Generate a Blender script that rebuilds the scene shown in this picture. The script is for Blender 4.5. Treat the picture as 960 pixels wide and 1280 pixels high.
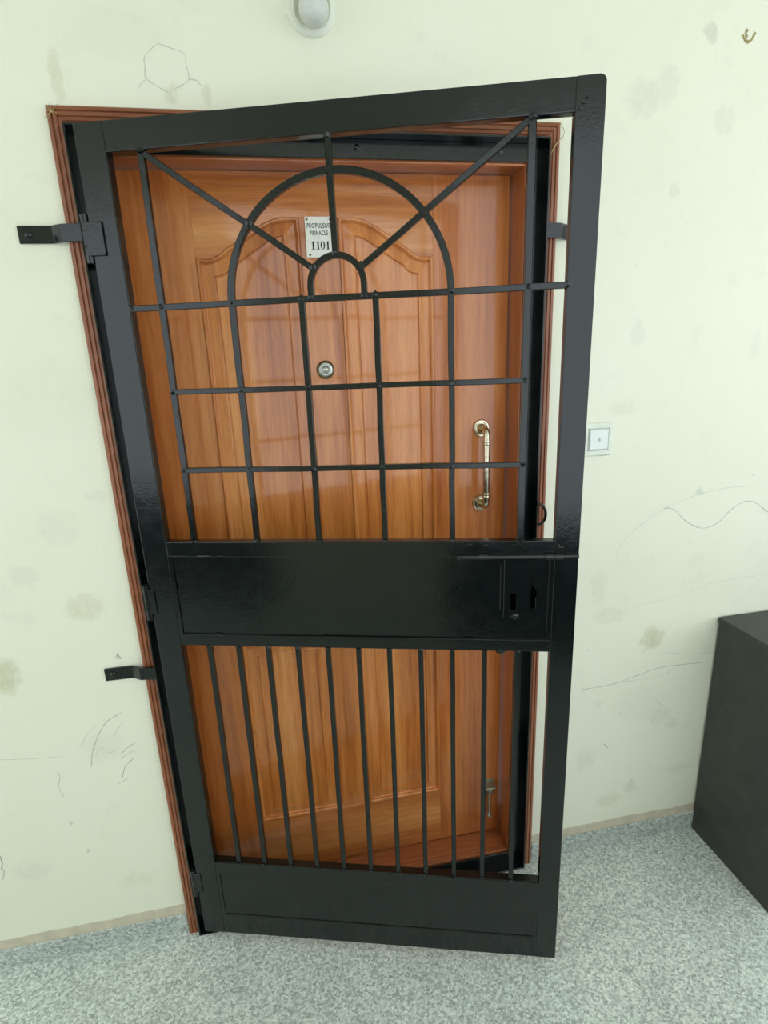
import bpy, bmesh, math, random
from mathutils import Vector, Matrix
random.seed(7)
S = bpy.context.scene
for o in list(bpy.data.objects):
    bpy.data.objects.remove(o)
C = S.collection

# ------------------------------------------------------------------ camera
F_PX = 694.3182
YAW, PITCH, ROLL = 0.1778, -0.2728, -0.0403
CAM = Vector((0.3992, -1.3807, 1.647))
fwd = Vector((math.sin(YAW) * math.cos(PITCH), math.cos(YAW) * math.cos(PITCH), math.sin(PITCH)))
rgt0 = Vector((math.cos(YAW), -math.sin(YAW), 0))
up0 = rgt0.cross(fwd)
rgt = math.cos(ROLL) * rgt0 + math.sin(ROLL) * up0
upv = -math.sin(ROLL) * rgt0 + math.cos(ROLL) * up0
cd = bpy.data.cameras.new('camera')
cd.sensor_fit = 'HORIZONTAL'
cd.sensor_width = 36.0
cd.lens = F_PX / 960 * 36.0
cd.clip_start = 0.01
cam = bpy.data.objects.new('camera', cd)
C.objects.link(cam)
cam.matrix_world = Matrix(((rgt.x, upv.x, -fwd.x, CAM.x), (rgt.y, upv.y, -fwd.y, CAM.y),
                           (rgt.z, upv.z, -fwd.z, CAM.z), (0, 0, 0, 1)))
S.camera = cam


def wall_point(px, py, y=0.0):
    """where the line of sight through a photograph pixel meets the wall's plane"""
    d = rgt * ((px - 480) / F_PX) - upv * ((py - 640) / F_PX) + fwd
    return CAM + d * ((y - CAM.y) / d.y)


# ------------------------------------------------------------------ sky and exposure
w = bpy.data.worlds.new('overcast_sky')
S.world = w
w.use_nodes = True
bg = w.node_tree.nodes['Background']
bg.inputs[0].default_value = (0.86, 0.96, 1.03, 1)
bg.inputs[1].default_value = 3.0
S.view_settings.view_transform = 'Standard'
S.view_settings.look = 'None'
S.view_settings.gamma = 1
S.view_settings.use_curve_mapping = False
S.view_settings.exposure = -0.48


# ------------------------------------------------------------------ materials
class NT:
    def __init__(s, name):
        s.m = bpy.data.materials.new(name)
        s.m.use_nodes = True
        s.t = s.m.node_tree
        s.b = s.t.nodes['Principled BSDF']

    def n(s, typ, ins=None, **kw):
        nd = s.t.nodes.new(typ)
        for k, v in kw.items():
            setattr(nd, k, v)
        for k, v in (ins or {}).items():
            if isinstance(v, bpy.types.NodeSocket):
                s.t.links.new(v, nd.inputs[k])
            else:
                nd.inputs[k].default_value = v
        return nd

    def math(s, op, a, b=0.0, clamp=False):
        return s.n('ShaderNodeMath', {0: a, 1: b}, operation=op, use_clamp=clamp).outputs[0]

    def mix(s, f, a, b, blend='MIX'):
        nd = s.n('ShaderNodeMix', data_type='RGBA', blend_type=blend)
        for i, v in ((0, f), (6, a), (7, b)):
            if isinstance(v, bpy.types.NodeSocket):
                s.t.links.new(v, nd.inputs[i])
            else:
                nd.inputs[i].default_value = v
        return nd.outputs[2]

    def ramp(s, f, stops):
        nd = s.n('ShaderNodeValToRGB', {0: f})
        el = nd.color_ramp.elements
        while len(el) < len(stops):
            el.new(0.5)
        for e, (p, c) in zip(el, stops):
            e.position = p
            e.color = (*c, 1) if len(c) == 3 else c
        return nd.outputs[0]

    def noise(s, vec, scale, detail=4, rough=0.55):
        return s.n('ShaderNodeTexNoise', {'Vector': vec, 'Scale': scale, 'Detail': detail, 'Roughness': rough}).outputs[0]

    def set(s, **kw):
        names = dict(color='Base Color', rough='Roughness', metal='Metallic', normal='Normal', spec='Specular IOR Level',
                     coat='Coat Weight', coat_rough='Coat Roughness', trans='Transmission Weight')
        for k, v in kw.items():
            sk = s.b.inputs[names[k]]
            if isinstance(v, bpy.types.NodeSocket):
                s.t.links.new(v, sk)
            else:
                sk.default_value = (*v, 1) if isinstance(v, tuple) and len(v) == 3 else v
        return s.m

    def bump(s, h, strength, dist=0.01):
        return s.n('ShaderNodeBump', {'Height': h, 'Strength': strength, 'Distance': dist}).outputs[0]


def g3(v):
    return (v, v, v)


def mat_wood(name, axis, dark, mid, light, rough=0.2, fine=1.0, coat=0.0):
    t = NT(name)
    co = t.n('ShaderNodeTexCoord').outputs['Object']
    rnd = t.n('ShaderNodeObjectInfo').outputs['Random']
    off = t.n('ShaderNodeCombineXYZ', {0: t.math('MULTIPLY', rnd, 7.3), 1: t.math('MULTIPLY', rnd, 3.1), 2: t.math('MULTIPLY', rnd, 11.7)}).outputs[0]
    p = t.n('ShaderNodeVectorMath', {0: co, 1: off}, operation='ADD').outputs[0]
    sc = [1.0, 1.0, 1.0]
    sc[axis] = 0.05
    ps = t.n('ShaderNodeVectorMath', {0: p, 1: tuple(sc)}, operation='MULTIPLY').outputs[0]
    n1 = t.noise(ps, 16, 3, 0.5)
    n2 = t.noise(ps, 90 * fine, 4, 0.6)
    n3 = t.noise(ps, 420, 2, 0.6)
    f = t.math('ADD', t.math('MULTIPLY', n1, 0.55), t.math('ADD', t.math('MULTIPLY', n2, 0.29), t.math('MULTIPLY', n3, 0.16)))
    col = t.ramp(f, [(0.36, dark), (0.5, mid), (0.64, light)])
    # a slow change of tone from board to board
    tone = t.math('ADD', t.math('MULTIPLY', rnd, 0.16), 0.92)
    tc = t.n('ShaderNodeCombineXYZ', {0: tone, 1: tone, 2: tone}).outputs[0]
    col = t.mix(1.0, col, tc, 'MULTIPLY')
    # pores
    pore = t.ramp(t.noise(ps, 700, 2, 0.5), [(0.62, g3(1.0)), (0.75, g3(0.72))])
    col = t.mix(0.5, col, pore, 'MULTIPLY')
    return t.set(color=col, rough=rough, spec=0.5, coat=coat, coat_rough=0.07, normal=t.bump(n2, 0.06, 0.002))


def mat_paint_black():
    t = NT('black_enamel')
    co = t.n('ShaderNodeTexCoord').outputs['Object']
    n1 = t.noise(co, 28, 3, 0.6)
    n2 = t.noise(co, 160, 3, 0.6)
    col = t.ramp(n2, [(0.35, (0.0025, 0.0042, 0.0042)), (0.7, (0.005, 0.0075, 0.0072))])
    r = t.ramp(n1, [(0.3, g3(0.11)), (0.7, g3(0.2))])
    h = t.math('ADD', t.math('MULTIPLY', n1, 0.7), t.math('MULTIPLY', n2, 0.35))
    return t.set(color=col, rough=r, spec=0.5, normal=t.bump(h, 0.12, 0.004))


def mat_simple(name, col, rough=0.5, metal=0.0, var=0.0, scale=30, spec=0.5):
    t = NT(name)
    if var:
        co = t.n('ShaderNodeTexCoord').outputs['Object']
        f = t.noise(co, scale, 4)
        a = tuple(max(0, c * (1 - var)) for c in col)
        b = tuple(min(1, c * (1 + var)) for c in col)
        return t.set(color=t.ramp(f, [(0.3, a), (0.7, b)]), rough=rough, metal=metal, spec=spec)
    return t.set(color=col, rough=rough, metal=metal, spec=spec)


# stains on the plaster: pixel of the photograph, radius x, radius z (m), strength, tint
STAINS = [(730, 950, .04, .05, .22, 1), (760, 1000, .05, .03, .25, 0), (850, 960, .05, .02, .2, 1), (120, 620, .03, .02, .2, 1), (30, 720, .04, .03, .2, 1), (170, 1100, .05, .03, .2, 0), (870, 700, .03, .03, .15, 0),
          (815, 798, .042, .045, .75, 0), (889, 40, .020, .024, .55, 1), (806, 122, .055, .045, .30, 1), (835, 105, .03, .05, .22, 1),
          (905, 150, .035, .035, .22, 1), (760, 770, .06, .03, .25, 0), (748, 735, .03, .06, .22, 0), (823, 895, .05, .035, .28, 1),
          (840, 905, .03, .02, .30, 1), (787, 983, .030, .026, .35, 1), (747, 880, .02, .02, .2, 1), (70, 97, .014, .05, .45, 0),
          (4, 845, .045, .055, .75, 0), (108, 760, .055, .04, .40, 0), (75, 660, .05, .05, .14, 1), (130, 935, .06, .05, .18, 1),
          (215, 118, .02, .02, .35, 0), (258, 118, .012, .025, .40, 0), (874, 615, .014, .012, .55, 1), (778, 510, .05, .02, .22, 0),
          (797, 418, .025, .04, .18, 1), (842, 238, .016, .020, .30, 1), (945, 430, .02, .04, .2, 1), (40, 1090, .05, .03, .2, 1),
          (800, 880, .1, .08, .12, 1), (60, 500, .12, .1, .10, 1), (20, 300, .1, .1, .1, 0), (150, 40, .1, .05, .12, 0),
          (110, 1064, .006, .008, .6, 1), (89, 1029, .005, .007, .8, 1), (147, 821, .008, .007, .6, 1), (235, 400, .01, .01, .5, 1),
          (942, 593, .004, .005, .8, 1), (937, 736, .003, .004, .8, 1), (776, 893, .004, .004, .7, 1), (736, 813, .004, .004, .7, 1)]


def mat_plaster(stains):
    t = NT('painted_plaster' if stains else 'painted_plaster_plain')
    co = t.n('ShaderNodeTexCoord').outputs['Object']
    big = t.noise(co, 1.6, 3, 0.5)
    col = t.ramp(big, [(0.3, (0.805, 0.805, 0.645)), (0.7, (0.84, 0.825, 0.685))])
    med = t.noise(co, 9, 5, 0.65)
    col = t.mix(t.math('MULTIPLY', t.ramp(med, [(0.56, g3(0)), (0.78, g3(1))]), 0.30), col, (0.60, 0.63, 0.50, 1))
    fine = t.noise(co, 60, 4, 0.7)
    col = t.mix(t.math('MULTIPLY', t.ramp(fine, [(0.64, g3(0)), (0.75, g3(1))]), 0.42), col, (0.5, 0.52, 0.42, 1))
    if stains:
        wob = t.n('ShaderNodeTexNoise', {'Vector': co, 'Scale': 38.0, 'Detail': 3.0}).outputs['Color']
        wv = t.n('ShaderNodeVectorMath', {0: wob, 1: (0.5, 0.5, 0.5)}, operation='SUBTRACT').outputs[0]
        wv = t.n('ShaderNodeVectorMath', {0: wv, 1: (0.05, 0.05, 0.05)}, operation='MULTIPLY').outputs[0]
        acc = {0: None, 1: None}
        for px, py, rx, rz, st, kind in stains:
            c = wall_point(px, py)
            k = min(1.0, rx / 0.03)
            wk = t.n('ShaderNodeVectorMath', {0: wv, 1: (k, k, k)}, operation='MULTIPLY').outputs[0]
            pc = t.n('ShaderNodeVectorMath', {0: co, 1: wk}, operation='ADD').outputs[0]
            d = t.n('ShaderNodeVectorMath', {0: pc, 1: (c.x, 0, c.z)}, operation='SUBTRACT').outputs[0]
            d = t.n('ShaderNodeVectorMath', {0: d, 1: (1 / rx, 0, 1 / rz)}, operation='MULTIPLY').outputs[0]
            ln = t.n('ShaderNodeVectorMath', {0: d}, operation='LENGTH').outputs['Value']
            mr = t.n('ShaderNodeMapRange', {0: ln, 1: 1.15, 2: 0.55, 3: 0.0, 4: st}, interpolation_type='SMOOTHSTEP').outputs[0]
            acc[kind] = mr if acc[kind] is None else t.math('MAXIMUM', acc[kind], mr)
        mot = t.ramp(t.noise(co, 55, 4, 0.7), [(0.3, g3(0.45)), (0.65, g3(1))])
        for kind, cc in ((0, (0.56, 0.52, 0.33, 1)), (1, (0.50, 0.52, 0.44, 1))):
            col = t.mix(t.math('MULTIPLY', acc[kind], mot), col, cc)
    h = t.math('ADD', t.math('MULTIPLY', t.noise(co, 7, 4, 0.5), 0.6), t.math('MULTIPLY', fine, 0.12))
    return t.set(color=col, rough=0.55, spec=0.35, normal=t.bump(h, 0.12, 0.02))


def mat_terrazzo(name='terrazzo', k=1.42):
    t = NT(name)
    co = t.n('ShaderNodeTexCoord').outputs['Object']
    wob = t.n('ShaderNodeTexNoise', {'Vector': co, 'Scale': 120.0, 'Detail': 2.0}).outputs['Color']
    p = t.n('ShaderNodeVectorMath', {0: co, 1: t.n('ShaderNodeVectorMath', {0: wob, 1: (.006, .006, .006)}, operation='MULTIPLY').outputs[0]}, operation='ADD').outputs[0]
    v1 = t.n('ShaderNodeTexVoronoi', {'Vector': p, 'Scale': 190.0})
    c1 = t.n('ShaderNodeSeparateColor', {0: v1.outputs['Color']}).outputs[0]
    chips = t.ramp(c1, [(0.0, (0.14 * k, 0.16 * k, 0.145 * k)), (0.25, (0.27 * k, 0.30 * k, 0.270 * k)), (0.5, (0.41 * k, 0.45 * k, 0.405 * k)),
                        (0.75, (0.52 * k, 0.56 * k, 0.505 * k)), (1.0, (0.66 * k, 0.69 * k, 0.615 * k))])
    v2 = t.n('ShaderNodeTexVoronoi', {'Vector': co, 'Scale': 330.0})
    c2 = t.n('ShaderNodeSeparateColor', {0: v2.outputs['Color']}).outputs[1]
    grit = t.ramp(c2, [(0.0, (0.30 * k, 0.33 * k, 0.32 * k)), (1.0, (0.58 * k, 0.62 * k, 0.57 * k))])
    col = t.mix(0.36, chips, grit)
    dirt = t.ramp(t.noise(co, 5, 4, 0.6), [(0.35, g3(0.88)), (0.65, g3(1.0))])
    col = t.mix(1.0, col, dirt, 'MULTIPLY')
    return t.set(color=col, rough=0.42, spec=0.4)


M = {}
M['wall'] = mat_plaster(STAINS)
M['plain'] = mat_plaster(None)
M['floor'] = mat_terrazzo()
M['skirt'] = mat_terrazzo('terrazzo_skirting', 1.15)
M['band'] = mat_simple('tan_paint_band', (0.60, 0.53, 0.40), 0.6, 0, 0.12, 25)
WD = ((0.38, 0.100, 0.016), (0.62, 0.205, 0.043), (0.79, 0.330, 0.095))
M['wood_v'] = mat_wood('varnished_wood_upright_grain', 2, *WD, rough=0.3, coat=0.6)
SD = tuple(tuple(a * b for a, b in zip(c, (0.84, 0.76, 0.72))) for c in WD)
M['wood_stile'] = mat_wood('varnished_stile_wood', 2, *SD, rough=0.3, coat=0.6)
M['wood_h'] = mat_wood('varnished_wood_level_grain', 0, *WD, rough=0.3, coat=0.6)
FD = ((0.29, 0.075, 0.018), (0.42, 0.122, 0.032), (0.52, 0.170, 0.050))
M['frame_v'] = mat_wood('frame_wood_upright_grain', 2, *FD, rough=0.3, coat=0.5)
M['frame_h'] = mat_wood('frame_wood_level_grain', 0, *FD, rough=0.3, coat=0.5)
AD = ((0.15, 0.045, 0.018), (0.25, 0.080, 0.033), (0.37, 0.140, 0.068))
M['arch_v'] = mat_wood('architrave_wood_upright_grain', 2, *AD, rough=0.38, fine=1.6)
M['arch_h'] = mat_wood('architrave_wood_level_grain', 0, *AD, rough=0.38, fine=1.6)
M['black'] = mat_paint_black()
M['void'] = mat_simple('slot_black', (0.001, 0.001, 0.001), 0.9, spec=0.0)
M['cab'] = mat_simple('black_cabinet_laminate', (0.040, 0.043, 0.037), 0.5, 0, 0.25, 14)
M['brass'] = mat_simple('antique_nickel_brass', (0.62, 0.55, 0.40), 0.24, 1.0, 0.22, 90)
M['brass_dark'] = mat_simple('tarnished_brass', (0.20, 0.16, 0.09), 0.35, 1.0, 0.2, 90)
M['steel'] = mat_simple('dull_steel', (0.62, 0.62, 0.58), 0.3, 1.0, 0.2, 70)
M['bolt_olive'] = mat_simple('worn_olive_metal', (0.40, 0.40, 0.30), 0.4, 0.8, 0.3, 90)
M['white'] = mat_simple('white_plastic', (0.80, 0.83, 0.78), 0.35)
M['cream'] = mat_simple('cream_plastic', (0.77, 0.79, 0.67), 0.45, 0, 0.04, 40)
M['bulb'] = mat_simple('unlit_opal_glass', (0.62, 0.64, 0.58), 0.25, 0, 0.03, 20)
M['plate'] = mat_simple('enamelled_plate_cream', (0.89, 0.88, 0.78), 0.35, 0, 0.05, 60)
M['ink'] = mat_simple('black_ink', (0.012, 0.013, 0.014), 0.5)
M['pencil'] = mat_simple('pencil_grey', (0.43, 0.45, 0.39), 0.8, 0, 0.25, 60)
M['pencil_faint'] = mat_simple('pencil_faint', (0.60, 0.63, 0.52), 0.8, 0, 0.2, 60)
M['straw'] = mat_simple('dry_straw', (0.42, 0.31, 0.13), 0.6, 0, 0.3, 200)
M['chip'] = mat_simple('brown_scab', (0.36, 0.30, 0.13), 0.8, 0, 0.3, 150)
M['dado'] = mat_simple('dark_gloss_dado', (0.02, 0.025, 0.024), 0.4, 0, 0.2, 8)
M['gap'] = mat_simple('switch_line_grey', (0.45, 0.48, 0.45), 0.6)  # grey of the switch outlines and the bell symbol

# ------------------------------------------------------------------ builders


def box(bm, x0, x1, y0, y1, z0, z1, bev=0.0, seg=1):
    b = bmesh.new()
    vs = [b.verts.new((x, y, z)) for x in (x0, x1) for y in (y0, y1) for z in (z0, z1)]
    for f in ((0, 1, 3, 2), (4, 6, 7, 5), (0, 4, 5, 1), (2, 3, 7, 6), (0, 2, 6, 4), (1, 5, 7, 3)):
        b.faces.new([vs[i] for i in f])
    if bev:
        bmesh.ops.bevel(b, geom=list(b.edges), offset=bev, segments=seg, affect='EDGES', profile=0.5)
    merge(bm, b)


def merge(bm, b):
    bmesh.ops.recalc_face_normals(b, faces=list(b.faces))
    me = bpy.data.meshes.new('tmp')
    b.to_mesh(me)
    bm.from_mesh(me)
    bpy.data.meshes.remove(me)
    b.free()


def prism(bm, pts, y0, y1, axes='xz', bev=0.0):
    """an outline in one plane given thickness along the third axis"""
    b = bmesh.new()

    def co(p, d):
        return (p[0], d, p[1]) if axes == 'xz' else (p[0], p[1], d) if axes == 'xy' else (d, p[0], p[1])
    a = [b.verts.new(co(p, y0)) for p in pts]
    c = [b.verts.new(co(p, y1)) for p in pts]
    b.faces.new(a)
    b.faces.new(c[::-1])
    n = len(pts)
    for i in range(n):
        b.faces.new((a[i], c[i], c[(i + 1) % n], a[(i + 1) % n]))
    if bev:
        bmesh.ops.bevel(b, geom=list(b.edges), offset=bev, segments=1, affect='EDGES')
    merge(bm, b)


def tube(bm, pts, r, seg=12, caps=True):
    """round tube through points; r a number or a list"""
    b = bmesh.new()
    P = [Vector(p) for p in pts]
    R = r if isinstance(r, (list, tuple)) else [r] * len(P)
    rings = []
    ref = None
    for i, p in enumerate(P):
        d = (P[min(i + 1, len(P) - 1)] - P[max(i - 1, 0)])
        if d.length < 1e-9:
            d = P[-1] - P[0]
        d.normalize()
        if ref is None:
            ref = Vector((0, 0, 1)) if abs(d.z) < 0.9 else Vector((1, 0, 0))
        a = d.cross(ref).normalized()
        c = a.cross(d).normalized()
        ref = c
        rings.append([b.verts.new(p + R[i] * (math.cos(2 * math.pi * k / seg) * a + math.sin(2 * math.pi * k / seg) * c)) for k in range(seg)])
    for i in range(len(rings) - 1):
        for k in range(seg):
            b.faces.new((rings[i][k], rings[i][(k + 1) % seg], rings[i + 1][(k + 1) % seg], rings[i + 1][k]))
    if caps:
        b.faces.new(rings[0][::-1])
        b.faces.new(rings[-1])
    merge(bm, b)


def lathe(bm, prof, c, axis=(0, -1, 0), seg=32):
    """profile (radius, height along axis) turned about the axis through c"""
    ax = Vector(axis).normalized()
    ref = Vector((0, 0, 1)) if abs(ax.z) < 0.9 else Vector((1, 0, 0))
    a = ax.cross(ref).normalized()
    e = ax.cross(a).normalized()
    b = bmesh.new()
    rings = []
    for r, h in prof:
        o = Vector(c) + ax * h
        if r < 1e-6:
            rings.append([b.verts.new(o)])
        else:
            rings.append([b.verts.new(o + r * (math.cos(2 * math.pi * k / seg) * a + math.sin(2 * math.pi * k / seg) * e)) for k in range(seg)])
    for A, B in zip(rings, rings[1:]):
        for k in range(seg):
            k2 = (k + 1) % seg
            if len(A) == 1 and len(B) == 1:
                continue
            if len(A) == 1:
                b.faces.new((A[0], B[k], B[k2]))
            elif len(B) == 1:
                b.faces.new((A[k], A[k2], B[0]))
            else:
                b.faces.new((A[k], A[k2], B[k2], B[k]))
    merge(bm, b)


def flatbar(bm, path, wdt, y0, y1, bev=0.0012, closed=False):
    """a square bar following a path in the x-z plane, from depth y0 to y1"""
    n = len(path)
    P = [Vector((p[0], p[1])) for p in path]
    L, Rr = [], []
    for i in range(n):
        t = P[min(i + 1, n - 1)] - P[max(i - 1, 0)]
        t.normalize()
        nn = Vector((-t.y, t.x)) * (wdt / 2)
        L.append(P[i] + nn)
        Rr.append(P[i] - nn)
    b = bmesh.new()
    rows = []
    c = bev
    for i in range(n):
        l, r = L[i], Rr[i]
        q = (l - r).normalized() * c
        ring = [(l - q, y0), (l, y0 + c), (l, y1 - c), (l - q, y1), (r + q, y1), (r, y1 - c), (r, y0 + c), (r + q, y0)]
        rows.append([b.verts.new((v.x, d, v.y)) for v, d in ring])
    for A, B in zip(rows, rows[1:]):
        for k in range(8):
            b.faces.new((A[k], A[(k + 1) % 8], B[(k + 1) % 8], B[k]))
    b.faces.new(rows[0])
    b.faces.new(rows[-1][::-1])
    merge(bm, b)


def blob(bm, c, r, sx=1, sy=1, sz=1):
    b = bmesh.new()
    bmesh.ops.create_icosphere(b, subdivisions=1, radius=r)
    for v in b.verts:
        k = 1 + random.uniform(-.18, .18)
        v.co = Vector((v.co.x * sx * k, v.co.y * sy * k, v.co.z * sz * k)) + Vector(c)
    merge(bm, b)


def obj(name, bm, mat, parent=None, smooth=False, label=None):
    me = bpy.data.meshes.new(name)
    bm.to_mesh(me)
    bm.free()
    me.materials.append(M[mat])
    if smooth:
        for p in me.polygons:
            p.use_smooth = True
        me.set_sharp_from_angle(angle=math.radians(40))
    o = bpy.data.objects.new(name, me)
    C.objects.link(o)
    if parent:
        o.parent = parent
    if label:
        o['label'] = label
    return o


def one(name, mat, parent, fn, *a, smooth=False, label=None, **k):
    bm = bmesh.new()
    fn(bm, *a, **k)
    return obj(name, bm, mat, parent, smooth, label)


def empty(name, loc=(0, 0, 0), rz=0.0):
    o = bpy.data.objects.new(name, None)
    o.empty_display_size = 0.05
    C.objects.link(o)
    o.location = loc
    o.rotation_euler = (0, 0, rz)
    return o


def tag(o, label, cat=None, group=None, kind=None):
    o['label'] = label
    if cat:
        o['category'] = cat
    if group:
        o['group'] = group
    if kind:
        o['kind'] = kind
    return o


# ------------------------------------------------------------------ the setting
X0, X1 = -3.2, 4.6            # the landing runs on past both sides of the picture
YF = -2.1                     # its open side, behind the camera
ZC = 2.62
bm = bmesh.new()
box(bm, X0, 0.02, 0.0, 0.2, -0.05, ZC)
box(bm, 1.075, X1, 0.0, 0.2, -0.05, ZC)
box(bm, 0.02, 1.075, 0.0, 0.2, 2.13, ZC)
wall = tag(obj('wall_back', bm, 'wall'), 'cream painted plaster wall with stains and pencil scribbles around the door', 'wall', kind='structure')
bm = bmesh.new()
box(bm, X0, X1, YF, 0.25, -0.15, 0.0)
tag(obj('floor', bm, 'floor'), 'speckled grey terrazzo floor of the landing', 'floor', kind='structure')
bm = bmesh.new()
box(bm, X0, X1, YF - 0.1, 0.2, ZC, ZC + 0.15)

tag(obj('ceiling', bm, 'plain'), 'plain painted ceiling over the landing', 'ceiling', kind='structure')
bm = bmesh.new()
box(bm, X0, X1, YF - 0.10, YF, -0.15, 0.72)
tag(obj('wall_front', bm, 'dado'), 'dark painted parapet along the open side of the landing', 'wall', kind='structure')

bm = bmesh.new()
box(bm, -1.05, 0.2, YF - 0.12, YF + 0.02, 0.0, ZC, 0.01)  # added out of view so the gate's middle bars reflect something dark
tag(obj('added_pier', bm, 'plain'), 'unseen pier added behind the camera to darken the gate reflections', 'wall', kind='structure')

# skirting: terrazzo upstand with a band of tan paint above it
for nm, xa, xb, txt in (('baseboard_left', X0, -0.002, 'hinge'), ('baseboard_right', 1.10, X1, 'cabinet')):
    bs = one(nm, 'skirt', None, box, xa, xb, -0.006, 0.0, 0.0, 0.066, bev=0.0015)
    tag(bs, 'terrazzo skirting with tan paint band on the %s side of the door' % txt, 'skirting', kind='structure')
    bm = bmesh.new()
    n = 60
    top = []
    for i in range(n + 1):
        x = xa + (xb - xa) * i / n
        top.append((x, 0.098 + random.uniform(-.003, .003)))
    prism(bm, [(xa, 0.064)] + top + [(xb, 0.064)], -0.0012, 0.001)
    obj('paint_band', bm, 'band', bs)


# pencil scribbles and cracks, ribbons lying on the plaster
def scribble(pts, wd, mat, org, sc, name='pencil_mark'):
    P = [wall_point(org[0] + x / sc, org[1] + y / sc) for x, y in pts]
    Q = []
    for i in range(len(P) - 1):                       # smooth the polyline
        a, b_, c, d = P[max(i - 1, 0)], P[i], P[i + 1], P[min(i + 2, len(P) - 1)]
        for k in range(5):
            t = k / 5
            Q.append(0.5 * ((2 * b_) + (c - a) * t + (2 * a - 5 * b_ + 4 * c - d) * t * t + (3 * b_ - a - 3 * c + d) * t ** 3))
    Q.append(P[-1])
    b = bmesh.new()
    rows = []
    for i, q in enumerate(Q):
        tv = Q[min(i + 1, len(Q) - 1)] - Q[max(i - 1, 0)]
        tv.normalize()
        hw = wd * 0.5 * random.uniform(0.6, 1.2)
        nx, nz = -tv.z * hw, tv.x * hw
        rows.append((b.verts.new((q.x + nx, -0.0004, q.z + nz)), b.verts.new((q.x - nx, -0.0004, q.z - nz))))
    for A, B in zip(rows, rows[1:]):
        b.faces.new((A[0], A[1], B[1], B[0]))
    bmm = bmesh.new()
    merge(bmm, b)
    return obj(name, bmm, mat, wall)


RO, RS = (700, 560), 2.665
scribble([(185, 360), (200, 325), (240, 280), (290, 240), (345, 205), (400, 180), (460, 155), (520, 140), (580, 130), (690, 126), (760, 130)], .0016, 'pencil_faint', RO, RS)
scribble([(345, 200), (380, 205), (415, 240), (455, 263), (490, 265), (530, 245), (570, 205), (610, 180), (640, 178), (670, 195), (690, 212), (720, 230)], .0020, 'pencil', RO, RS)
scribble([(260, 530), (310, 512), (370, 498), (440, 478), (500, 450), (570, 438), (660, 425)], .0012, 'pencil_faint', RO, RS)
scribble([(70, 805), (170, 788), (250, 760), (330, 732), (400, 722), (480, 713)], .0018, 'pencil', RO, RS)
scribble([(180, 782), (260, 772), (330, 760), (380, 735)], .0014, 'pencil_faint', RO, RS)
scribble([(330, 680), (430, 685), (520, 680)], .0012, 'pencil_faint', RO, RS)
scribble([(310, 830), (330, 850), (350, 860)], .0022, 'pencil_faint', RO, RS)
scribble([(145, 985), (152, 992), (158, 1000)], .003, 'pencil', RO, RS)
LO, LS = (0, 600), 1.883
for pts, wd, mt in (([(215, 675), (218, 640), (230, 605), (250, 570), (285, 548)], .0020, 'pencil'),
                    ([(192, 630), (203, 602), (225, 580)], .0018, 'pencil_faint'),
                    ([(265, 605), (280, 582), (290, 570)], .0018, 'pencil_faint'),
                    ([(225, 650), (240, 630), (255, 642), (275, 634)], .0016, 'pencil_faint'),
                    ([(285, 645), (300, 630), (318, 618)], .0020, 'pencil'),
                    ([(285, 655), (305, 642), (325, 634)], .0020, 'pencil_faint'),
                    ([(288, 700), (295, 675), (314, 655)], .0020, 'pencil'),
                    ([(278, 715), (290, 708), (300, 703)], .0020, 'pencil'),
                    ([(0, 658), (60, 657), (145, 650)], .0016, 'pencil_faint'),
                    ([(0, 885), (6, 905), (3, 915), (10, 920), (7, 940)], .0030, 'pencil'),
                    ([(135, 685), (141, 700), (138, 720), (150, 745)], .0024, 'pencil_faint'),
                    ([(275, 408), (280, 416), (286, 420)], .005, 'pencil')):
    scribble(pts, wd, mt, LO, LS)
for pts in ([(630, 175), (600, 200), (577, 232), (580, 270), (583, 312), (620, 340), (672, 370)], [(630, 175), (665, 185), (700, 200), (735, 215), (745, 262), (755, 318), (715, 348), (675, 368)],
            [(675, 370), (688, 390), (690, 412)], [(755, 318), (785, 322), (805, 345)], [(583, 318), (560, 340), (555, 355)]):
    scribble(pts, .0022, 'pencil_faint', (0, 0), 3.2, 'plaster_crack')
scribble([(820, 190), (832, 215), (850, 228), (870, 215), (890, 175)], .008, 'chip', (740, 0), 4.364, 'paint_scab')
scribble([(850, 160), (838, 180), (845, 205)], .008, 'chip', (740, 0), 4.364, 'paint_scab')

# ------------------------------------------------------------------ architrave (trim_1)
W, H = 1.0952, 2.15
AW = 0.029
PROF = [(0, 0), (0, .012), (.0025, .0155), (.0085, .0168), (.010, .0135), (.0112, .0135), (.0125, .0158), (.0185, .0168), (.0196, .0140), (.0206, .0140),
        (.022, .0145), (.026, .0155), (AW, .013), (AW, 0)]       # (distance from outer edge, proud of wall)
arch = empty('trim_1')
tag(arch, 'reddish brown moulded wooden architrave around the doorway', 'door trim', kind='structure')


def arch_side(mirror):
    b = bmesh.new()
    lo, hi = [], []
    for d, p in PROF:
        x = W - d if mirror else d
        lo.append(b.verts.new((x, -p, 0.0)))
        hi.append(b.verts.new((x, -p, H - d)))
    n = len(PROF)
    for i in range(n):
        j = (i + 1) % n
        b.faces.new((lo[i], lo[j], hi[j], hi[i]))
    b.faces.new(lo)
    b.faces.new(hi[::-1])
    bm_ = bmesh.new()
    merge(bm_, b)
    return bm_


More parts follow.
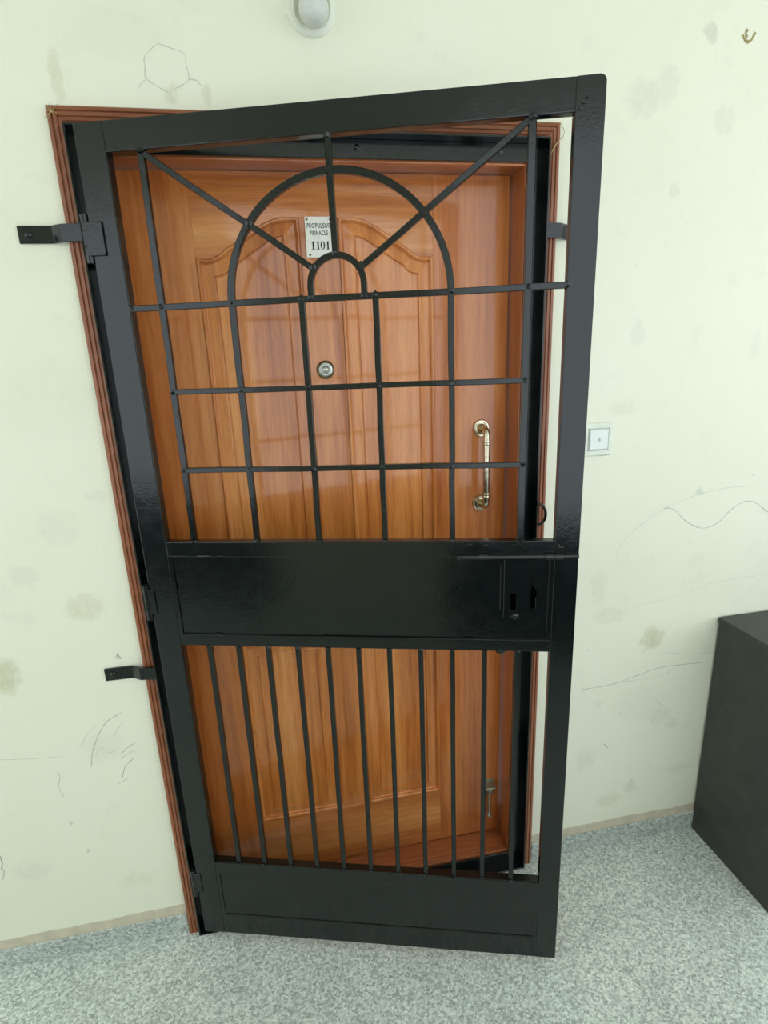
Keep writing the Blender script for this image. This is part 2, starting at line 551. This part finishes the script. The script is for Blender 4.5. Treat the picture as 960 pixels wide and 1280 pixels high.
obj('architrave_upright', arch_side(False), 'arch_v', arch)
obj('architrave_upright', arch_side(True), 'arch_v', arch)
b = bmesh.new()
A = [b.verts.new((d, -p, H - d)) for d, p in PROF]
B = [b.verts.new((W - d, -p, H - d)) for d, p in PROF]
for i in range(len(PROF)):
    j = (i + 1) % len(PROF)
    b.faces.new((A[i], A[j], B[j], B[i]))
b.faces.new(A)
b.faces.new(B[::-1])
bm = bmesh.new()
merge(bm, b)
obj('architrave_head', bm, 'arch_h', arch)

# ------------------------------------------------------------------ wooden door frame (trim_2)
LY = 0.10                    # face of the door leaf
fr = empty('trim_2')
tag(fr, 'varnished wooden door frame and sill behind the metal gate frame', 'door frame', kind='structure')
for xs in ((0.0215, 0.058, 0.064), (1.0735, 1.027, 1.021)):
    a, bb, cc = xs
    bm = bmesh.new()
    box(bm, min(a, bb), max(a, bb), 0.012, 0.19, 0.0, 2.1285, 0.002)
    box(bm, min(bb, cc), max(bb, cc), 0.012, 0.032, 0.044, 2.0725, 0.003, 2)
    obj('jamb', bm, 'frame_v', fr)
bm = bmesh.new()
box(bm, 0.058, 1.027, 0.012, 0.19, 2.0735, 2.1285, 0.002)
box(bm, 0.058, 1.027, 0.012, 0.032, 2.067, 2.076, 0.003, 2)
obj('head', bm, 'frame_h', fr)
bm = bmesh.new()
box(bm, 0.058, 1.027, 0.040, 0.19, 0.0, 0.044, 0.003, 2)
box(bm, 0.058, 1.027, 0.026, 0.042, 0.0, 0.041, 0.003, 2)
box(bm, 0.058, 1.027, 0.012, 0.028, 0.0, 0.047, 0.004, 2)
obj('sill', bm, 'frame_h', fr)

# ------------------------------------------------------------------ the wooden door
door = empty('door_1', (0.06, LY, 0.046))
tag(door, 'varnished orange brown wooden door with four moulded panels', 'door', kind='structure')
DOFF = Vector((0.06, LY, 0.046))


def dobj(name, bm_, mat, parent=door, **k):
    """mesh made in world coordinates, moved into the door's own frame"""
    if parent is door:
        bmesh.ops.translate(bm_, vec=-DOFF, verts=list(bm_.verts))
    return obj(name, bm_, mat, parent, **k)


PLX0, PLX1, PRX0, PRX1 = 0.2385, 0.486, 0.580, 0.8175
ZB, ZM0, ZM1, ZT = 0.252, 0.866, 1.085, 2.0725


def ease(t):
    return t * t * (3 - 2 * t)


def swoop_z(x, x0, x1, flip):
    t = (x1 - x) / (x1 - x0) if flip else (x - x0) / (x1 - x0)
    e = 0.0 if t < .04 else ease(min(1, (t - .04) / .82))
    dip = -0.006 * math.sin(math.pi * min(1, max(0, t / .3)))
    return 1.889 + 0.086 * e + dip


def swoop(x0, x1, flip, d=0.0, n=26):
    """top outline of an upper panel, d metres inside its edge"""
    pts = []
    for i in range(n + 1):
        x = x0 + d + (x1 - x0 - 2 * d) * i / n
        sl_ = (swoop_z(min(x + .003, x1), x0, x1, flip) - swoop_z(max(x - .003, x0), x0, x1, flip)) / .006
        pts.append((x, swoop_z(x, x0, x1, flip) - d * math.sqrt(1 + sl_ * sl_)))
    return pts


sl = swoop(PLX0, PLX1, False)
sr = swoop(PRX0, PRX1, True)
BEV = 0.0008
bm = bmesh.new()
box(bm, 0.0625, 1.0225, LY + 0.0125, LY + 0.035, 0.048, ZT - 0.001)
dobj('backing', bm, 'wood_v')
for xa, xb in ((0.0625, PLX0), (PRX1, 1.0225)):
    bm = bmesh.new()
    box(bm, xa, xb, LY, LY + 0.013, 0.048, ZT - 0.001, BEV)
    dobj('stile', bm, 'wood_stile')
bm = bmesh.new()
box(bm, PLX1, PRX0, LY, LY + 0.013, ZB, ZT - 0.098, BEV)
dobj('mullion', bm, 'wood_v')
bm = bmesh.new()
prism(bm, [(PLX0, ZT - .001)] + sl + sr + [(PRX1, ZT - .001)], LY, LY + 0.013)
dobj('top_rail', bm, 'wood_h')
for xa, xb in ((PLX0, PLX1), (PRX0, PRX1)):
    bm = bmesh.new()
    box(bm, xa, xb, LY, LY + 0.013, ZM0, ZM1, BEV)
    dobj('lock_rail', bm, 'wood_h')
bm = bmesh.new()
box(bm, PLX0, PRX1, LY, LY + 0.013, 0.048, ZB, BEV)
dobj('bottom_rail', bm, 'wood_h')


STEPS = [(0.0, 0.0), (.0005, -.0045), (.003, -.0065), (.006, -.0065), (.009, -.0035), (.0105, .0035), (.012, .0045), (.036, .0015), (.038, .0008), (.0392, .0060), (.0405, .0060), (.042, .0045)]


def panel(x0, x1, z0, top):
    b = bmesh.new()
    loops = []
    for d, h in STEPS:
        ol = [(x0 + d, z0 + d), (x1 - d, z0 + d)] + top(d)[::-1]
        loops.append([b.verts.new((q[0], LY + h, q[1])) for q in ol])
    n = len(loops[0])
    for A_, B_ in zip(loops, loops[1:]):
        for i in range(n):
            b.faces.new((A_[i], A_[(i + 1) % n], B_[(i + 1) % n], B_[i]))
    b.faces.new(loops[-1])
    bm_ = bmesh.new()
    merge(bm_, b)
    return bm_


for x0_, x1_, z0_, top_ in ((PLX0, PLX1, ZM1, lambda d: swoop(PLX0, PLX1, False, d)), (PRX0, PRX1, ZM1, lambda d: swoop(PRX0, PRX1, True, d)),
                            (PLX0, PLX1, ZB, lambda d: [(PLX0 + d, ZM0 - d), (PLX1 - d, ZM0 - d)]), (PRX0, PRX1, ZB, lambda d: [(PRX0 + d, ZM0 - d), (PRX1 - d, ZM0 - d)])):
    o = dobj('door_panel', panel(x0_, x1_, z0_, top_), 'wood_v')
    # faces of the sheet look towards the landing
    me = o.data
    bmx = bmesh.new()
    bmx.from_mesh(me)
    bmesh.ops.recalc_face_normals(bmx, faces=list(bmx.faces))
    big = max(bmx.faces, key=lambda f: f.calc_area())
    if big.normal.y > 0:
        bmesh.ops.reverse_faces(bmx, faces=list(bmx.faces))
    bmx.to_mesh(me)
    bmx.free()

# pull handle
hx, hz1, hz0, hy = 0.949, 1.444, 1.228, LY - 0.047
hd = empty('pull_handle')
hd.parent = door
hd['label'] = 'tarnished brass D-shaped pull handle'
bm = bmesh.new()
pts = [(hx, LY - .004, hz1)]
for k in range(7):
    a = math.pi / 2 * k / 6
    pts.append((hx, hy + .016 - .016 * math.sin(a), hz1 - .016 + .016 * math.cos(a)))
pts += [(hx, hy, hz0 + .016)]
for k in range(1, 7):
    a = math.pi / 2 * k / 6
    pts.append((hx, hy + .016 - .016 * math.cos(a), hz0 + .016 - .016 * math.sin(a)))
pts += [(hx, LY - .004, hz0)]
tube(bm, pts, 0.0092, 16)
for z in (hz1 - .038, hz1 - .030, hz0 + .038, hz0 + .030):
    lathe(bm, [(0, -.003), (.0108, -.003), (.0118, 0), (.0108, .003), (0, .003)], (hx, hy, z), (0, 0, 1), 20)
bmesh.ops.translate(bm, vec=-DOFF, verts=list(bm.verts))
obj('grip', bm, 'brass', hd, True)
for z in (hz1, hz0):
    bm = bmesh.new()
    lathe(bm, [(0.0245, 0), (.0245, .003), (.022, .006), (.018, .006), (.0165, .004), (.0135, .0045), (.012, .010), (.0085, .014), (0, .014)], (hx, LY, z))
    bmesh.ops.translate(bm, vec=-DOFF, verts=list(bm.verts))
    obj('rosette', bm, 'brass', hd, True)

# door viewer
pv = empty('peephole')
pv.parent = door
pc = (0.527, LY, 1.62)
for nm, prof, mt in (('outer_ring', [(.023, 0), (.023, .004), (.0205, .007), (.018, .006), (.0175, 0)], 'brass_dark'),
                     ('inner_ring', [(.0178, .002), (.0172, .0075), (.014, .0085), (.0125, .006), (.0105, .007), (.009, .004), (.009, .001)], 'steel'),
                     ('lens', [(.009, .003), (.007, .0055), (.004, .0075), (0, .008)], 'steel')):
    bm = bmesh.new()
    lathe(bm, prof, pc)
    bmesh.ops.translate(bm, vec=-DOFF, verts=list(bm.verts))
    obj(nm, bm, mt, pv, True)

# number plate
px0, px1, pz0, pz1 = 0.4995, 0.5655, 1.8855, 1.9755
plate = empty('number_plate')
plate.parent = door
plate['label'] = 'cream plate reading PROPULSIVE PINNACLE 1101'


def pobj(name, bm_, mat, **k):
    bmesh.ops.translate(bm_, vec=-DOFF, verts=list(bm_.verts))
    return obj(name, bm_, mat, plate, **k)


PF = LY - 0.008              # face of the plate
bm = bmesh.new()
box(bm, px0, px1, PF, LY - .0066, pz0, pz1, 0.0004)
pobj('plate', bm, 'plate')
for sx, sz in ((.005, -.006), (.061, -.006), (.008, -.084), (.061, -.084)):
    bm = bmesh.new()
    lathe(bm, [(.0030, -.001), (.0030, .0006), (.0018, .0014), (0, .0016)], (px0 + sx, PF, pz1 + sz), seg=14)
    pobj('screw', bm, 'brass_dark', smooth=True)


def text_mesh(s, x0, x1, z0, z1, bold=0.018):
    cu = bpy.data.curves.new('lettering', 'FONT')
    cu.body = s
    cu.offset = bold
    cu.resolution_u = 3
    cu.space_character = 1.14
    to = bpy.data.objects.new('lettering', cu)
    C.objects.link(to)
    bpy.context.view_layer.update()
    me = bpy.data.meshes.new_from_object(to.evaluated_get(bpy.context.evaluated_depsgraph_get()))
    bpy.data.objects.remove(to)
    xs = [v.co.x for v in me.vertices]
    ys = [v.co.y for v in me.vertices]
    ax, bx_, ay, by = min(xs), max(xs), min(ys), max(ys)
    for v in me.vertices:
        v.co = (x0 + (v.co.x - ax) / (bx_ - ax) * (x1 - x0), PF - 0.0003, z0 + (v.co.y - ay) / (by - ay) * (z1 - z0))
    b_ = bmesh.new()
    b_.from_mesh(me)
    bpy.data.meshes.remove(me)
    return b_


PW, PH = px1 - px0, pz1 - pz0


def prow(s, fx0, fx1, fz0, fz1):
    pobj('lettering', text_mesh(s, px0 + PW * fx0, px0 + PW * fx1, pz1 - PH * fz1, pz1 - PH * fz0), 'ink')


prow('PROPULSIVE', .07, .92, .16, .28)
prow('PINNACLE', .16, .82, .34, .455)


def digit(bm_, ch, x0, x1, z0, z1):
    b_ = bmesh.new()
    y = PF - 0.0003

    def X(u):
        return x0 + (x1 - x0) * u

    def Z(v):
        return z0 + (z1 - z0) * v
    if ch == '1':
        for poly in ([(.38, .0), (.72, .0), (.72, 1.0), (.60, 1.0), (.38, .90)], [(.12, .0), (.96, .0), (.96, .06), (.12, .06)],
                     [(.10, .80), (.38, .84), (.62, 1.0), (.50, 1.0)]):
            b_.faces.new([b_.verts.new((X(u), y - .00002, Z(v))) for u, v in poly])
    else:
        n = 28
        o = [b_.verts.new((X(.5 + .5 * math.cos(2 * math.pi * k / n)), y, Z(.5 + .51 * math.sin(2 * math.pi * k / n)))) for k in range(n)]
        i_ = [b_.verts.new((X(.5 + .20 * math.cos(2 * math.pi * k / n)), y, Z(.5 + .44 * math.sin(2 * math.pi * k / n)))) for k in range(n)]
        for k in range(n):
            k2 = (k + 1) % n
            b_.faces.new((o[k], o[k2], i_[k2], i_[k]))
    merge(bm_, b_)


for i, ch in enumerate('1101'):
    bm = bmesh.new()
    a = px0 + PW * (.165 + .18 * i)
    digit(bm, ch, a, a + PW * .165, pz1 - PH * .80, pz1 - PH * .60)
    pobj('numeral', bm, 'ink')

# bolt at the foot of the door
bt = empty('foot_bolt')
bt.parent = door
bt['label'] = 'small worn steel bolt near the foot of the door'
for nm, fn in (('bracket', lambda q: (box(q, .962, 1.004, LY - .003, LY, .195, .262, .001), box(q, .965, 1.001, LY - .036, LY - .002, .246, .254, .001))),
               ('guide', lambda q: lathe(q, [(0, 0), (.010, 0), (.013, -.004), (.013, -.016), (.008, -.026), (0, -.026)], (.983, LY - .020, .246), (0, 0, 1), 20)),
               ('rod', lambda q: (tube(q, [(.983, LY - .020, .225), (.983, LY - .020, .135)], .0055, 12),
                                  lathe(q, [(0, .006), (.008, .006), (.010, 0), (.008, -.006), (0, -.006)], (.983, LY - .020, .133), (0, 0, 1), 16)))):
    bm = bmesh.new()
    fn(bm)
    bmesh.ops.translate(bm, vec=-DOFF, verts=list(bm.verts))
    obj(nm, bm, 'steel' if nm == 'rod' else 'bolt_olive', bt, True)

# ------------------------------------------------------------------ fixed metal frame of the gate
FX0, FX1, FZ1, FY0, FY1 = 0.0295, 1.0655, 2.1155, -0.030, 0.008
gf = empty('gate_frame', (0, 0, 0))
tag(gf, 'fixed black angle iron frame with wall lugs inside the brown architrave', 'gate frame')
TK = 0.0045
for side in (0, 1):
    bm = bmesh.new()
    if side == 0:
        box(bm, FX0, FX0 + TK, FY0, FY1, 0.0, FZ1, .0008)
        box(bm, FX0, FX0 + .042, FY1 - TK, FY1, 0.0, FZ1, .0008)
    else:
        box(bm, FX1 - TK, FX1, FY0, FY1, 0.0, FZ1, .0008)
        box(bm, FX1 - .042, FX1, FY1 - TK, FY1, 0.0, FZ1, .0008)
    obj('frame_upright', bm, 'black', gf)
bm = bmesh.new()
box(bm, FX0 + TK, FX1 - TK, FY0, FY1, FZ1 - TK, FZ1, .0008)
box(bm, FX0 + .042, FX1 - .042, FY1 - TK, FY1, FZ1 - .043, FZ1 - TK, .0008)
hb = obj('frame_head', bm, 'black', gf)
bm = bmesh.new()
for x in (.30, .62, .955):
    lathe(bm, [(.007, -.001), (.007, .0015), (.004, .003), (0, .003)], (x, FY1 - TK, 2.094), seg=14)
obj('screw_heads', bm, 'black', hb, True)['kind'] = 'stuff'
bm = bmesh.new()
box(bm, FX0 + TK, FX1 - TK, FY0, FY1, 0.0, TK, .0008)
box(bm, FX0 + .042, FX1 - .042, FY1 - TK, FY1, TK, .042, .0008)
obj('frame_foot', bm, 'black', gf)


def lug(xw, xf, z, hgt=0.034):
    """flat strap: on the wall at xw, stepping over the architrave to the frame at xf"""
    s = 1 if xf > xw else -1
    edge = 0.0 if s > 0 else W
    k1, k2 = edge - s * .030, edge - s * .008
    fr_ = [(xw, -.0055), (k1, -.0055), (k2, -.0235), (xf, -.0305)]
    bk = [(xf, -.0255), (k2 + s * .001, -.0180), (k1 + s * .001, 0.0), (xw, 0.0)]
    bm_ = bmesh.new()
    prism(bm_, fr_ + bk, z - hgt / 2, z + hgt / 2, 'xy', 0.0008)
    o = obj('wall_lug', bm_, 'black', gf)
    bm_ = bmesh.new()
    lathe(bm_, [(.0075, -.001), (.0075, .002), (.005, .0045), (0, .005)], (xw + s * .020, -.0055, z), seg=14)
    obj('bolt_head', bm_, 'black', o, True)


lug(-0.097, 0.033, 1.918)
lug(-0.097, 0.033, 0.888)
lug(1.205, 1.062, 1.921)

# half-ring for a padlock on the frame
bm = bmesh.new()
pts = []
for k in range(15):
    a = math.radians(-95 + 190 * k / 14)
    pts.append((1.066 + .018 * math.cos(a), -.034 - .006 * math.cos(a), 1.219 + .029 * math.sin(a)))
tube(bm, pts, 0.0038, 10)
obj('padlock_ring', bm, 'black', gf, True)

# ------------------------------------------------------------------ the swinging gate
TH = 0.294
gate = empty('security_gate', (0.0522, -0.045, 0.0), -TH)
tag(gate, 'half-open black painted steel security gate with sunburst grille and solid lock panel', 'gate')
GT = 0.025
VB, VT, GW = 0.034, 2.109, 1.0056
SL, SR = 0.0615, 0.9535
bm = bmesh.new()
box(bm, 0, SL, 0, GT, VB, VT, .0022, 2)
obj('stile', bm, 'black', gate)
bm = bmesh.new()
R_ = 0.010
corner = [(GW - R_ + R_ * math.sin(math.radians(a)), VT - R_ + R_ * math.cos(math.radians(a))) for a in range(0, 91, 15)]
prism(bm, [(SR, VB), (SR, VT)] + corner + [(GW, VB)], 0, GT, bev=.0015)
obj('stile', bm, 'black', gate)
for nm, v0, v1 in (('top_rail', 2.054, VT), ('lock_rail', 1.208, 1.246), ('lock_rail', .9755, 1.006), ('bottom_rail', .253, .2955), ('bottom_rail', VB, .1045)):
    bm = bmesh.new()
    box(bm, SL - .001, SR + .001, 0.0004, GT - .0004, v0, v1, .0022, 2)
    obj(nm, bm, 'black', gate)
# sheet panels set a little back, with a flat margin plate on each side
for nm, v0, v1, dpt in (('lock_panel', 1.004, 1.210, .0045), ('kick_panel', .1025, .255, .0035)):
    bm = bmesh.new()
    b = bmesh.new()
    n1, n2 = 14, 5
    u0, u1 = SL - .001, SR + .001
    grid = []
    for i in range(n1 + 1):
        grid.append([])
        for j in range(n2 + 1):
            s, t = i / n1, j / n2
            bow = .0016 * math.sin(math.pi * t) * math.sin(2.4 * math.pi * s + .5) * (1 if v0 > .5 else .5)
            grid[i].append(b.verts.new((u0 + (u1 - u0) * s, dpt + bow * math.sin(math.pi * s), v0 + (v1 - v0) * t)))
    for i in range(n1):
        for j in range(n2):
            b.faces.new((grid[i][j], grid[i + 1][j], grid[i + 1][j + 1], grid[i][j + 1]))
    ret = bmesh.ops.extrude_face_region(b, geom=list(b.faces))
    bmesh.ops.translate(b, vec=(0, .003, 0), verts=[v for v in ret['geom'] if isinstance(v, bmesh.types.BMVert)])
    merge(bm, b)
    obj(nm, bm, 'black', gate, True)
    for ua, ub in ((SL, .0705), (.9445, SR)):
        bm = bmesh.new()
        box(bm, ua - .001, ub, .0008, dpt + .004, v0 - .001, v1 + .001, .0008)
        obj('panel_margin', bm, 'black', gate)
# thin bead under the lock panel
bm = bmesh.new()
flatbar(bm, [(.0705, 1.0035), (.40, 1.0025), (.44, 1.0035), (.9445, 1.003)], .006, -.0018, .003)
obj('panel_bead', bm, 'black', gate)

# grille of square bars
BW = 0.0140
Y0, Y1 = 0.0015, 0.0140
AU = [.1298, .2820, .4299, .5815, .7319, .8805]
HV = [1.7660, 1.5896, 1.4156]
welds = bmesh.new()


def bar(name, path, wd=BW, y0=Y0, y1=Y1):
    q = bmesh.new()
    flatbar(q, path, wd, y0, y1)
    return obj(name, q, 'black', gate)


def wobble(p0, p1, n=6, a=.0009):
    return [(p0[0] + (p1[0] - p0[0]) * i / n + random.uniform(-a, a) * (0 < i < n), p0[1] + (p1[1] - p0[1]) * i / n + random.uniform(-a, a) * (0 < i < n)) for i in range(n + 1)]


for i, u in enumerate(AU):
    top = 2.055 if i in (0, 5) else HV[0] - .003
    bar('grille_upright', wobble((u, top), (u, 1.245), 8), .0125 if i < 5 else .0145)
    for v in HV:
        blob(welds, (u, .004, v), .0082, 1, .7, 1)
    blob(welds, (u, .002, 1.247), .0085, 1, .7, .6)
    if i in (0, 5):
        blob(welds, (u, .002, 2.053), .0095, 1.1, .7, .7)
bar('grille_crossbar', wobble((SL - .001, HV[0] - .002), (SR + .001, HV[0]), 10), .0125, .0008, .0130)
for v in HV[1:]:
    bar('grille_crossbar', wobble((AU[0], v), (AU[5], v), 8), .0115, .0010, .0130)
CU, CV, RA = .507, 1.766, .2250
arc = [(CU - RA * math.cos(math.pi * k / 40), CV + (RA + .003) * math.sin(math.pi * k / 40)) for k in range(41)]
bar('grille_arch', arc, .0135, .0005, .0130)
ri = .0545
arc = [(CU - .002 - ri, CV)] + [(CU - .002 - ri * math.cos(math.pi * k / 20), CV + .024 + ri * math.sin(math.pi * k / 20)) for k in range(21)] + [(CU - .002 + ri, CV)]
bar('grille_arch', arc, .0125, .0010, .0130)
bar('grille_spoke', [(.5025, 2.056), (.5025, 1.990), (.5055, 1.842)], .0125)
bar('grille_spoke', wobble((.130, 2.052), (.458, 1.822), 4), .0120)
bar('grille_spoke', wobble((.879, 2.052), (.555, 1.820), 4), .0120)
for u, v in ((.5025, 2.053), (.5025, 1.993), (.505, 1.846), (.335, 1.911), (.682, 1.908), (.458, 1.824), (.555, 1.822), (.449, 1.768), (.559, 1.768), (SL, HV[0]), (SR, HV[0])):
    blob(welds, (u, .003, v), .0088, 1, .7, 1)
LB = [.1318 + .07482 * i for i in range(11)]
for i, u in enumerate(LB):
    bar('lower_bar', wobble((u, .977), (u, .293), 6, .0007), .0118)
    blob(welds, (u + random.uniform(-.003, .003), .000, .295), .0055, 1.1, .8, .9)
    blob(welds, (u, .001, .975), .0060, 1.1, .8, .7)
# weld seams along the rails
for u, v, ln in ((.09, 1.2115, .05), (.15, 1.2115, .04), (.19, 1.212, .02), (.765, 1.238, .03), (.80, 1.237, .02), (.86, 1.239, .03), (.955, 1.236, .02), (.968, 1.231, .02), (.085, 1.005, .03), (.16, 1.0065, .03),
                 (.43, 1.006, .02), (.77, 1.006, .03), (.963, 2.058, .012), (.968, 2.066, .012), (.973, 2.074, .012)):
    blob(welds, (u, .0005, v), .006, ln / .012, .45, .45)
obj('weld_beads', welds, 'black', gate, True)['kind'] = 'stuff'

# slide bolt along the top of the lock panel
sb = empty('slide_bolt')
sb.parent = gate
bm = bmesh.new()
tube(bm, [(.742, -.0035, 1.2095), (.930, -.0035, 1.2115)], .0058, 12)
tube(bm, [(.925, -.0035, 1.2115), (1.0045, -.0035, 1.2125)], .0050, 12)
obj('rod', bm, 'black', sb, True)
for u in (.800, .945, .962):
    bm = bmesh.new()
    tube(bm, [(u - .010, -.0035, 1.2115), (u + .010, -.0035, 1.2115)], .0078, 12)
    obj('keeper', bm, 'black', sb, True)
# lock plate with key slots
lp = empty('lock_plate')
lp.parent = gate
bm = bmesh.new()
box(bm, .846, .905, -.0008, .0045, 1.062, 1.204, .0012)
box(bm, .838, .848, .0010, .0050, 1.080, 1.190, .0010)
obj('plate', bm, 'black', lp)
bm = bmesh.new()
outl = [(.861, 1.082), (.873, 1.082), (.8735, 1.110), (.8745, 1.118), (.8675, 1.124), (.8605, 1.118), (.8615, 1.110)]
prism(bm, outl, -.0011, .0)
obj('keyhole', bm, 'void', lp)
bm = bmesh.new()
blob(bm, (.872, -.0005, 1.0655), .010, 1.2, .25, .7)
obj('weld_drip', bm, 'black', lp, True)
bm = bmesh.new()
prism(bm, [(.905, 1.088), (.917, 1.086), (.919, 1.128), (.908, 1.142)], .0015, .0042)
obj('keyhole', bm, 'void', lp)
bm = bmesh.new()
box(bm, .9165, .9200, -.001, .004, 1.083, 1.112, .0008)
obj('slot_lip', bm, 'black', lp)
# nub below the lock rail
bm = bmesh.new()
lathe(bm, [(.016, .012), (.016, .004), (.011, -.004), (.0, -.006)], (.843, .018, .969), (0, 0, 1), 16)
obj('bolt_end', bm, 'black', gate, True)


def hinge(v, plate_):
    h = empty('hinge')
    h.parent = gate
    q = bmesh.new()
    for a, c in ((-.046, -.016), (-.0145, .0145), (.016, .046)):
        tube(q, [(-.0085, .0025, v + a), (-.0085, .0025, v + c)], .0082, 14)
    obj('knuckle_barrel', q, 'black', h, True)
    q = bmesh.new()
    if plate_:
        box(q, -.008, .030, -.0055, .0, v - .033, v + .031, .0012)
    else:
        box(q, -.008, .014, -.0035, .0, v - .030, v + .034, .0012)
    obj('hinge_leaf', q, 'black', h)


hinge(1.902, True)
hinge(1.090, False)
hinge(0.215, False)

# ------------------------------------------------------------------ things on the wall
# round lamp holder with an unlit bulb
lc = Vector((0.536, 0.0, 2.341))
lamp = empty('wall_lamp', lc)
tag(lamp, 'round cream lamp holder with an unlit opal bulb above the door', 'lamp')
lax = Vector((0.03, -1.0, -0.52)).normalized()
bm = bmesh.new()
lathe(bm, [(.051, 0), (.051, .004), (.048, .008), (.042, .010), (0, .011)], (0, 0, 0), seg=40)
obj('base_plate', bm, 'cream', lamp, True)
bm = bmesh.new()
lathe(bm, [(.030, -.004), (.039, .000), (.0405, .014), (.039, .019), (.0365, .019), (.0350, .012), (.030, .008), (0, .008)], (0, -.008, 0), lax, 40)
obj('holder', bm, 'cream', lamp, True)
bm = bmesh.new()
lathe(bm, [(.016, .012), (.0175, .022), (.022, .030), (.0280, .040), (.0305, .052), (.0285, .064), (.022, .075), (.012, .081), (0, .083)], (0, -.004, 0), lax, 32)
obj('bulb', bm, 'bulb', lamp, True)

# bell switch
sw = empty('bell_switch', (1.247, 0, 1.407))
tag(sw, 'white square bell push on the wall beside the gate stile', 'switch')
bm = bmesh.new()
box(bm, -.043, .043, -.006, 0, -.045, .045, .003, 2)
obj('cover_plate', bm, 'cream', sw)
bm = bmesh.new()
for a in ((-.0305, .0305, -.0305, -.0285), (-.0305, .0305, .0285, .0305), (-.0305, -.0285, -.0305, .0305), (.0285, .0305, -.0305, .0305)):
    box(bm, a[0], a[1], -.0075, -.004, a[2], a[3])
obj('gap_frame', bm, 'gap', sw)
bm = bmesh.new()
prism(bm, [(-.027, -.027), (.027, -.027), (.027, .027), (-.027, .027)], -.0105, -.004, bev=.0016)
rk = obj('push_plate', bm, 'white', sw)
bm = bmesh.new()
prism(bm, [(-.0045, -.003), (.0045, -.003), (.003, .001), (.002, .005), (0, .0065), (-.002, .005), (-.003, .001)], -.0109, -.0104)
prism(bm, [(-.0012, -.0055), (.0012, -.0055), (.0012, -.0035), (-.0012, -.0035)], -.0109, -.0104)
obj('bell_symbol', bm, 'gap', rk)
for pts in ([(205, 380), (290, 378), (370, 362), (480, 352), (585, 352)], [(180, 895), (260, 893), (300, 872), (340, 890), (450, 885), (550, 872)]):
    scribble(pts, .0022, 'pencil', (720, 500), 12.8, 'plaster_crack')

# straw caught at the architrave's corners
bm = bmesh.new()
q = [(664, 303), (685, 345), (680, 370), (655, 395), (635, 425), (618, 460), (612, 492)]
P = [wall_point(520 + x / 3.692, 70 + y / 3.692, -.020) for x, y in q]
tube(bm, P, [.0006, .0007, .0008, .0014, .0016, .0010, .0006], 8)
st = obj('straw_strand', bm, 'straw', None, True)
tag(st, 'thin dry straw strand dangling at the architrave corner by the latch side', 'straw')
bm = bmesh.new()
for q in ([(165, 205), (190, 180), (215, 150)], [(170, 150), (190, 175), (205, 195)], [(185, 145), (192, 172), (180, 205)], [(168, 165), (190, 178), (214, 182)]):
    P = [wall_point(x / 3, 80 + y / 3, -.0185) for x, y in q]
    tube(bm, P, [.0004, .0008, .0004], 6)
tag(obj('straw_knot', bm, 'straw', None, True), 'small knot of dry straw stuck on the architrave corner by the hinges', 'straw')

# ------------------------------------------------------------------ black cabinet
cab = empty('cabinet', (1.705, -0.008, 0))
tag(cab, 'low black laminate cabinet standing against the wall', 'cabinet')
CD, CWD, CHT = .322, .80, .815
for nm, a in (('side_panel', (0, .018, -CD, 0, 0, CHT - .018)), ('side_panel', (CWD - .018, CWD, -CD, 0, 0, CHT - .018)), ('top_board', (-.003, CWD + .003, -CD - .006, 0.002, CHT - .018, CHT + .002)),
              ('back_board', (.018, CWD - .018, -.008, -.001, .05, CHT - .018)), ('plinth', (.018, CWD - .018, -CD + .02, -CD + .036, 0, .06)), ('bottom_board', (.018, CWD - .018, -CD, -.008, .06, .078))):
    bm = bmesh.new()
    box(bm, *a, .0012)
    obj(nm, bm, 'cab', cab)
for a, b2, hx_ in ((.020, CWD / 2 - .0015, CWD / 2 - .04), (CWD / 2 + .0015, CWD - .020, CWD / 2 + .04)):
    bm = bmesh.new()
    box(bm, a, b2, -CD - .001, -CD + .016, .064, CHT - .021, .0015)
    dr = obj('cabinet_door', bm, 'cab', cab)
    bm = bmesh.new()
    lathe(bm, [(.006, 0), (.006, .012), (.012, .016), (.013, .022), (.009, .026), (0, .027)], (hx_, -CD - .001, .5), seg=18)
    obj('knob', bm, 'steel', dr, True)
